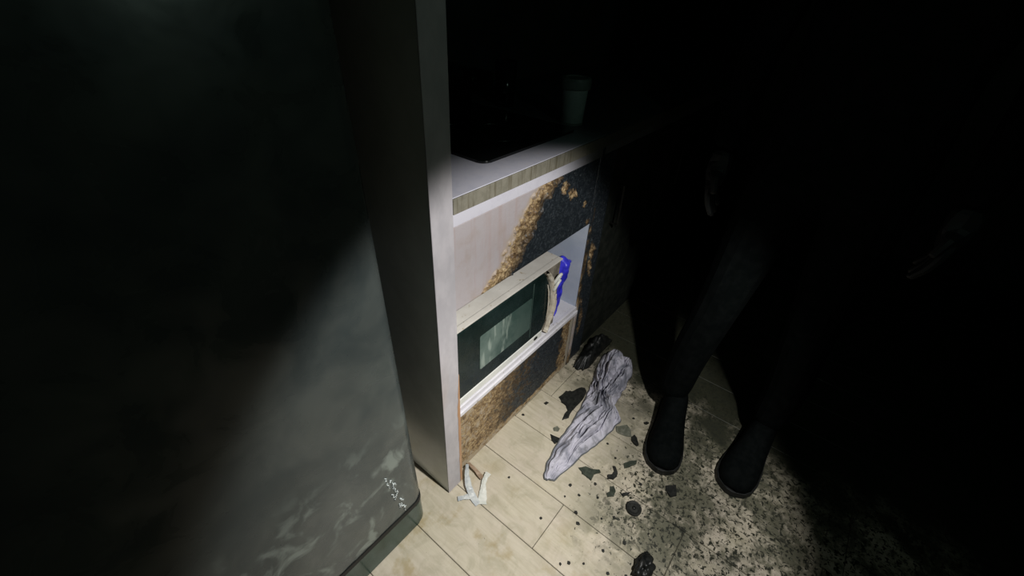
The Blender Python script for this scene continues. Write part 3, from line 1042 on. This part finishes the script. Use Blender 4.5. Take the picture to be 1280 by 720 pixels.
FL = [
    ('charred_flake', 'big ragged black flake with a tail, partly under the towel edge', (0.968, 0.428), [(-11, 47), (33, 45), (45, 26), (76, 15), (95, -3), (79, -18), (37, -26), (-7, -23), (-47, -24), (-64, -30), (-90, -18), (-64, -11), (-41, -11), (-28, 7), (-25, 24)], 'char', 0.003),
    ('charred_flake', 'small black triangular flake tucked against the towel edge', (0.800, 0.386), [(7, 23), (14, -8), (2, -14), (-15, -9), (-9, 7)], 'char', 0.003),
    ('ash_flake', 'tiny pale ash flake between black triangle and ragged flake', (0.837, 0.405), [(-4, 11), (12, 4), (9, -8), (-4, -10), (-12, 2)], 'pale_flake', 0.003),
    ('charred_flake', 'dark green arrowhead-shaped flake beside the towel tip', (0.774, 0.237), [(-10, 37), (7, 22), (13, 1), (29, -19), (22, -26), (2, -13), (-21, -16), (-21, -2), (-20, 17)], 'green_char', 0.003),
    ('charred_hook', 'black hook-shaped burnt scrap on the floor', (0.817, 0.181), [(22, 13), (26, 6), (13, -10), (-1, -14), (-17, -10), (-27, 4), (-18, 11), (-6, 0), (8, 0)], 'char', 0.005),
    ('ash_flake', 'flat grey ash flake beside the towel corner', (0.979, 0.226), [(2, 30), (31, 3), (20, -16), (-3, -30), (-13, -15), (-20, 7), (-17, 22)], 'pale_flake', 0.003),
    ('charred_flake', 'curled black leaf-shaped flake touching the black boot side', (0.968, 0.181), [(6, 15), (21, 12), (15, -1), (-7, -18), (-15, -15), (-13, -3), (-7, 9)], 'char', 0.006),
    ('charred_wedge', 'dark green wedge-shaped scrap in front of the boot toe', (0.880, 0.155), [(-11, 17), (7, 6), (26, -12), (12, -15), (-11, -3), (-24, 7)], 'green_char', 0.004),
    ('charred_chip', 'small oval black chip between ash flake and boot', (1.060, 0.182), [(-3, 8), (8, 1), (8, -8), (-4, -4), (-8, 4)], 'char', 0.003),
    ('charred_scrap', 'square black scrap just past the boot toe', (0.880, 0.020), [(5, 20), (30, -4), (-3, -19), (-21, -6), (-11, 10)], 'char', 0.004),
    ('charred_chip', 'notched dark green chip near the hook-shaped scrap', (0.761, 0.158), [(12, 10), (23, 2), (10, -11), (-8, -14), (-21, 1), (-14, 8), (-2, 3)], 'green_char', 0.003),
    ('charred_chip', 'narrow black sliver next to the notched green chip', (0.781, 0.122), [(-7, 11), (4, 2), (12, -9), (2, -9), (-11, 4)], 'char', 0.003),
    ('charred_chip', 'small black chip on the plank beside the cabinet', (0.904, 0.494), [(-6, 6), (6, 3), (8, -6), (-7, -4)], 'char', 0.003),
]
for k, (nm, lab, c, pts, mt, h) in enumerate(FL):
    flake(nm, lab, 'debris', c, pts, M[mt], h, None, 0.005, k)
crumb_pos = [(0.719, 0.179), (0.601, 0.417), (0.564, 0.273), (0.517, 0.149), (0.618, 0.185), (0.501, 0.166), (0.66, 0.255), (0.69, 0.225), (0.672, 0.14), (0.81, 0.525), (0.70, 0.115), (0.655, 0.06), (0.60, 0.095), (0.585, 0.02), (0.72, 0.02), (0.84, 0.10), (0.56, 0.06), (0.64, 0.205), (0.87, 0.20), (0.90, 0.245), (0.70, 0.262), (0.83, 0.06), (0.47, 0.10), (0.54, 0.12), (1.05, 0.225), (0.752, 0.206)]
rng = random.Random(11)
for k, c in enumerate(crumb_pos):
    r = rng.uniform(3.5, 6.5)
    pts = [(r * rng.uniform(0.6, 1.2) * math.cos(a * 1.2566), r * rng.uniform(0.6, 1.2) * math.sin(a * 1.2566)) for a in range(5)]
    flake('char_crumb', 'tiny black char crumb on the beige floor planks', 'crumb', c, pts, M['char'], 0.0025, 'char crumbs on the floor', 0.001, 50 + k)

# finest grit: nobody could count it
bm = bmesh.new()
for k in range(1500):
    x, y = rng.uniform(0.45, 1.35), rng.uniform(-0.35, 0.5)
    wgt = smoothstep(0.26, 0.0, y) * smoothstep(0.45, 0.72, x) + 0.35 * smoothstep(0.95, 1.15, x)
    wgt *= smoothstep(-0.05, 0.35, noise.noise(Vector((x * 9, y * 9, 6))))
    if rng.random() > wgt or x > 0.82 or y > 0.23:
        continue
    r = rng.choice((0.0010, 0.0014, 0.0018, 0.0026))
    vs4 = [bm.verts.new((x + r * math.cos(a + k), y + r * math.sin(a + k), 0.0002)) for a in (0, 2.1, 4.2)]
    tp = bm.verts.new((x, y, r * 1.1))
    bm.faces.new(vs4)
    for a in range(3):
        bm.faces.new((vs4[a], vs4[(a + 1) % 3], tp))
gr = tag(obj('soot_grit', bm, M['char'], None), 'fine black soot grit strewn over the sooty planks', 'grit')
gr['kind'] = 'stuff'

# round black cap
cap = empty('round_cap', (0.757, 0.083, 0.0002))
tag(cap, 'round black ridged cap lying flat on the sooty floor', 'cap')
obj('disc', lathe([(0, 0), (0.0205, 0), (0.022, 0.002), (0.022, 0.007), (0.0195, 0.0095), (0.016, 0.0088), (0.014, 0.0075), (0, 0.0075)], 36), M['char'], cap, smooth=False)
obj('center_boss', lathe([(0.0, 0.0105), (0.004, 0.0102), (0.0055, 0.0074), (0, 0.0074)], 16), M['char_gloss'], cap, smooth=True)

# glossy melted nugget
bm = bmesh.new()
bmesh.ops.create_icosphere(bm, subdivisions=4, radius=1)
for v in bm.verts:
    n_ = 1 + 0.55 * noise.noise(v.co * 1.7 + Vector((3, 1, 0))) + 0.22 * noise.noise(v.co * 4)
    v.co = Vector((v.co.x * 0.034 * n_, v.co.y * 0.020 * n_, max(0.0, 0.016 + v.co.z * 0.019 * n_)))
tag(obj('melted_nugget', bm, M['char_gloss'], None, smooth=True, loc=(0.628, -0.006, 0.0002)), 'glossy black melted nugget near the round cap', 'debris')

# ------------------------------------------------------------------ torn edging at the foot of the end panel
ed = empty('torn_edging', (0.52, 0.48, 0))
tag(ed, 'torn grey and brown edging strips on the floor at the foot of the tall panel', 'edging')
eo = Vector((-0.52, -0.48, 0))


def ribbon(name, pts, widths, mat, thick=0.0016):
    """flat strip through 3D points, standing a little off the floor"""
    bm = bmesh.new()
    pts = [Vector(p) + eo for p in pts]
    m_ = len(pts)
    fine = []
    for i in range(m_ - 1):
        for q in range(6):
            fine.append((pts[i].lerp(pts[i + 1], q / 6), widths[i] + (widths[i + 1] - widths[i]) * q / 6))
    fine.append((pts[-1], widths[-1]))
    rows = []
    for i, (p, w_) in enumerate(fine):
        t_ = (fine[min(i + 1, len(fine) - 1)][0] - fine[max(i - 1, 0)][0])
        t_.z = 0
        t_.normalize()
        s_ = Vector((-t_.y, t_.x, 0))
        jag = 1 + 0.25 * noise.noise(Vector((i * 0.6, w_ * 100, 0)))
        rise = 0.004 * noise.noise(Vector((i * 0.35, 5, w_ * 50)))
        rows.append([bm.verts.new(p + s_ * w_ * jag * k_ + Vector((0, 0, max(0.0003, p.z) - p.z + abs(rise) * (1 - abs(k_)) + thick * up))) for up in (0, 1) for k_ in (-1, 0, 1)])
    for a, b in zip(rows, rows[1:]):
        bm.faces.new((a[3], a[4], b[4], b[3]))
        bm.faces.new((a[4], a[5], b[5], b[4]))
        bm.faces.new((a[0], b[0], b[1], a[1]))
        bm.faces.new((a[1], b[1], b[2], a[2]))
        bm.faces.new((a[0], a[3], b[3], b[0]))
        bm.faces.new((a[2], b[2], b[5], a[5]))
    bm.faces.new((rows[0][0], rows[0][1], rows[0][2], rows[0][5], rows[0][4], rows[0][3]))
    r_ = rows[-1]
    bm.faces.new((r_[0], r_[3], r_[4], r_[5], r_[2], r_[1]))
    return obj(name, bm, mat, ed, smooth=False)


ribbon('brown_strip', [(0.548, 0.537, 0.016), (0.547, 0.505, 0.012), (0.543, 0.474, 0.006)], [0.004, 0.0055, 0.006], M['strip_brown'])
ribbon('grey_strip', [(0.541, 0.534, 0.020), (0.517, 0.513, 0.016), (0.497, 0.487, 0.010), (0.484, 0.458, 0.004), (0.478, 0.432, 0.001)], [0.004, 0.007, 0.009, 0.010, 0.008], M['strip_grey'])
ribbon('white_strip', [(0.566, 0.470, 0.010), (0.552, 0.468, 0.010), (0.535, 0.462, 0.006), (0.512, 0.444, 0.003), (0.486, 0.424, 0.001)], [0.009, 0.007, 0.006, 0.011, 0.014], M['strip_white'])
ribbon('torn_scrap', [(0.452, 0.487, 0.003), (0.464, 0.477, 0.005), (0.480, 0.466, 0.003)], [0.007, 0.006, 0.008], M['strip_grey'])

# ------------------------------------------------------------------ person in black standing at the burnt end
pe = empty('person', (1.15, 0.02, 0))
tag(pe, 'person in black work clothes and boots standing beside the towel', 'person')
po = Vector((-1.15, -0.02, 0))
verts, edges, rad = [], [], []


def V(p, r, parent=None):
    verts.append(Vector(p) + po)
    rad.append(r)
    if parent is not None:
        edges.append((parent, len(verts) - 1))
    return len(verts) - 1


LX, LY = 1.155, 0.150     # left-hand ankle (towards the cabinets)
RX, RY = 1.235, -0.130
pel = V((1.215, 0.01, 0.96), (0.13, 0.105))
for (ax, ay) in ((LX, LY), (RX, RY)):
    sg = 1 if ay > 0 else -1
    hip = V((1.21, 0.01 + sg * 0.085, 0.90), (0.095, 0.095), pel)
    kn = V(((ax + 1.21) / 2 - 0.02, (ay + 0.01 + sg * 0.085) / 2, 0.50), (0.064, 0.064), hip)
    V((ax + 0.005, ay, 0.26), (0.060, 0.060), kn)
    V((ax, ay, 0.085), (0.050, 0.050), len(verts) - 1)
ab = V((1.215, 0.01, 1.12), (0.12, 0.15), pel)
ch = V((1.205, 0.01, 1.32), (0.12, 0.165), ab)
nk0 = V((1.195, 0.01, 1.47), (0.07, 0.09), ch)
nk = V((1.185, 0.01, 1.53), (0.052, 0.052), nk0)
hands = []
for sg in (1, -1):
    shd = V((1.205, 0.01 + sg * 0.18, 1.42), (0.065, 0.065), ch)
    el = V((1.235, 0.01 + sg * 0.245, 1.13), (0.048, 0.048), shd)
    wr = V((1.165, 0.01 + sg * 0.235, 0.90), (0.034, 0.034), el)
    hands.append((Vector((1.165, 0.01 + sg * 0.235, 0.90)), sg))
me = bpy.data.meshes.new('clothed_body')
me.from_pydata(verts, edges, [])
me.update()
bo = bpy.data.objects.new('clothed_body', me)
link(bo, pe)
me.materials.append(M['cloth_black'])
bo.modifiers.new('skin', 'SKIN')
for i, v in enumerate(me.skin_vertices[0].data):
    v.radius = rad[i]
    v.use_root = (i == 0)
sub = bo.modifiers.new('smooth', 'SUBSURF')
sub.levels = sub.render_levels = 2
# head with nose, brow and chin, hair cap, ears and eyes
bm = bmesh.new()
bmesh.ops.create_uvsphere(bm, u_segments=40, v_segments=30, radius=1)
hc = Vector((1.175, 0.01, 1.655)) + po
for v in bm.verts:
    c = v.co.copy()
    x, y, z = c.x * 0.098, c.y * 0.075, c.z * 0.122
    if z < 0:
        y *= 1 - 0.28 * (-c.z) ** 1.5
        x = x * (1 - 0.12 * (-c.z)) - 0.010 * (-c.z)
    fr_ = max(0, -c.x)
    x -= 0.024 * math.exp(-((c.y / 0.20) ** 2) - ((c.z + 0.10) / 0.20) ** 2) * (fr_ > 0.5)
    x += 0.010 * math.exp(-(((abs(c.y) - 0.42) / 0.18) ** 2) - ((c.z - 0.05) / 0.12) ** 2) * (fr_ > 0.3)
    x -= 0.006 * math.exp(-((c.y / 0.35) ** 2) - ((c.z + 0.48) / 0.10) ** 2) * (fr_ > 0.3)
    v.co = hc + Vector((x, y, z))
lower = tube([hc + Vector((0.012, 0, -0.16)), hc + Vector((0.008, 0, -0.05))], 0.052, 20)
tmp = bpy.data.meshes.new('tmp')
lower.to_mesh(tmp)
lower.free()
bm.from_mesh(tmp)
bpy.data.meshes.remove(tmp)
head = obj('head', bm, M['skin'], pe, smooth=True)
bm = bmesh.new()
bmesh.ops.create_uvsphere(bm, u_segments=40, v_segments=30, radius=1)
kill = [v for v in bm.verts if v.co.z < 0.30 - 0.9 * max(0, v.co.x) - 0.1 and not (v.co.x > 0.1 and v.co.z > -0.45)]
bmesh.ops.delete(bm, geom=kill, context='VERTS')
for v in bm.verts:
    v.co = hc + Vector((v.co.x * 0.106 + 0.004, v.co.y * 0.083, v.co.z * 0.131 + 0.002))
obj('hair', bm, M['hair'], head, smooth=True)
for sg in (-1, 1):
    bm = bmesh.new()
    bmesh.ops.create_uvsphere(bm, u_segments=14, v_segments=10, radius=1)
    for v in bm.verts:
        v.co = hc + Vector((0.012 + v.co.x * 0.018, sg * (0.076 + v.co.y * 0.007), -0.012 + v.co.z * 0.030))
    obj('ear', bm, M['skin'], head, smooth=True)
    bm = bmesh.new()
    bmesh.ops.create_uvsphere(bm, u_segments=14, v_segments=10, radius=0.0115)
    bmesh.ops.translate(bm, verts=bm.verts[:], vec=hc + Vector((-0.076, sg * 0.031, 0.006)))
    obj('eye', bm, M['hair'], head, smooth=True)
# hands: palm and five fingers each
for wrist, sg in hands:
    w0 = wrist + po
    hv, he, hr = [], [], []

    def H(p, r, par=None):
        hv.append(w0 + Vector(p))
        hr.append(r)
        if par is not None:
            he.append((par, len(hv) - 1))
        return len(hv) - 1
    a = H((0, 0, 0.01), (0.026, 0.024))
    pl = H((-0.008, 0, -0.045), (0.036, 0.016), a)
    for q in range(4):
        fx = -0.034 + 0.019 * q
        ln = (0.066, 0.076, 0.072, 0.056)[q]
        k1 = H((fx, 0, -0.088), (0.0095, 0.0095), pl)
        k2 = H((fx - 0.003, -sg * 0.010, -0.088 - ln * 0.5), (0.0085, 0.0085), k1)
        H((fx - 0.002, -sg * 0.026, -0.088 - ln * 0.92), (0.007, 0.007), k2)
    t1 = H((-0.044, -sg * 0.008, -0.050), (0.011, 0.011), pl)
    H((-0.056, -sg * 0.020, -0.088), (0.009, 0.009), t1)
    hm = bpy.data.meshes.new('hand')
    hm.from_pydata(hv, he, [])
    hm.update()
    ho = bpy.data.objects.new('hand', hm)
    link(ho, pe)
    hm.materials.append(M['black'])
    ho.modifiers.new('skin', 'SKIN')
    for i, v in enumerate(hm.skin_vertices[0].data):
        v.radius = hr[i]
        v.use_root = (i == 0)
    sb = ho.modifiers.new('smooth', 'SUBSURF')
    sb.levels = sb.render_levels = 1


def boot(ax, ay, yaw):
    """boot built along -X (toe), ankle at origin"""
    prof = [  # s along foot (m from heel), half width, top height
        (0.000, 0.030, 0.075), (0.020, 0.038, 0.120), (0.060, 0.041, 0.135), (0.105, 0.042, 0.125), (0.150, 0.046, 0.098),
        (0.195, 0.052, 0.080), (0.235, 0.054, 0.072), (0.268, 0.049, 0.064), (0.290, 0.037, 0.052), (0.302, 0.018, 0.038)]
    bm = bmesh.new()
    rows = []
    for (s, hw, ht) in prof:
        row = []
        for q in range(21):
            an = math.pi * q / 20
            cy = math.cos(an)
            row.append(bm.verts.new((0.075 - s, math.copysign(abs(cy) ** 0.7, cy) * hw, 0.022 + (ht - 0.022) * math.sin(an) ** 0.75)))
        rows.append(row)
    for a, b in zip(rows, rows[1:]):
        for q in range(20):
            bm.faces.new((a[q], a[q + 1], b[q + 1], b[q]))
    for r_ in (rows[0], rows[-1]):
        bm.faces.new(r_)
    bm.faces.new([r[0] for r in rows] + [r[-1] for r in reversed(rows)])
    rz = Matrix.Translation(Vector((ax, ay, 0)) + po) @ Matrix.Rotation(yaw, 4, 'Z')
    bmesh.ops.transform(bm, matrix=rz, verts=bm.verts[:])
    up = obj('boot', bm, M['leather'], pe, smooth=True)
    pts = [(0.075 - s, hw + 0.005) for s, hw, _ in prof]
    pts = [(pts[0][0] + 0.006, pts[0][1] * 0.6)] + pts + [(pts[-1][0] - 0.007, 0.008)]
    pts = pts + [(x, -y) for x, y in reversed(pts)]
    bm = prism(pts, 'z', 0.0002, 0.023, bev=0.002)
    bmesh.ops.transform(bm, matrix=rz, verts=bm.verts[:])
    obj('sole', bm, M['black'], up)


boot(LX - 0.02, LY - 0.022, math.radians(14))
boot(RX - 0.02, RY, math.radians(-4))
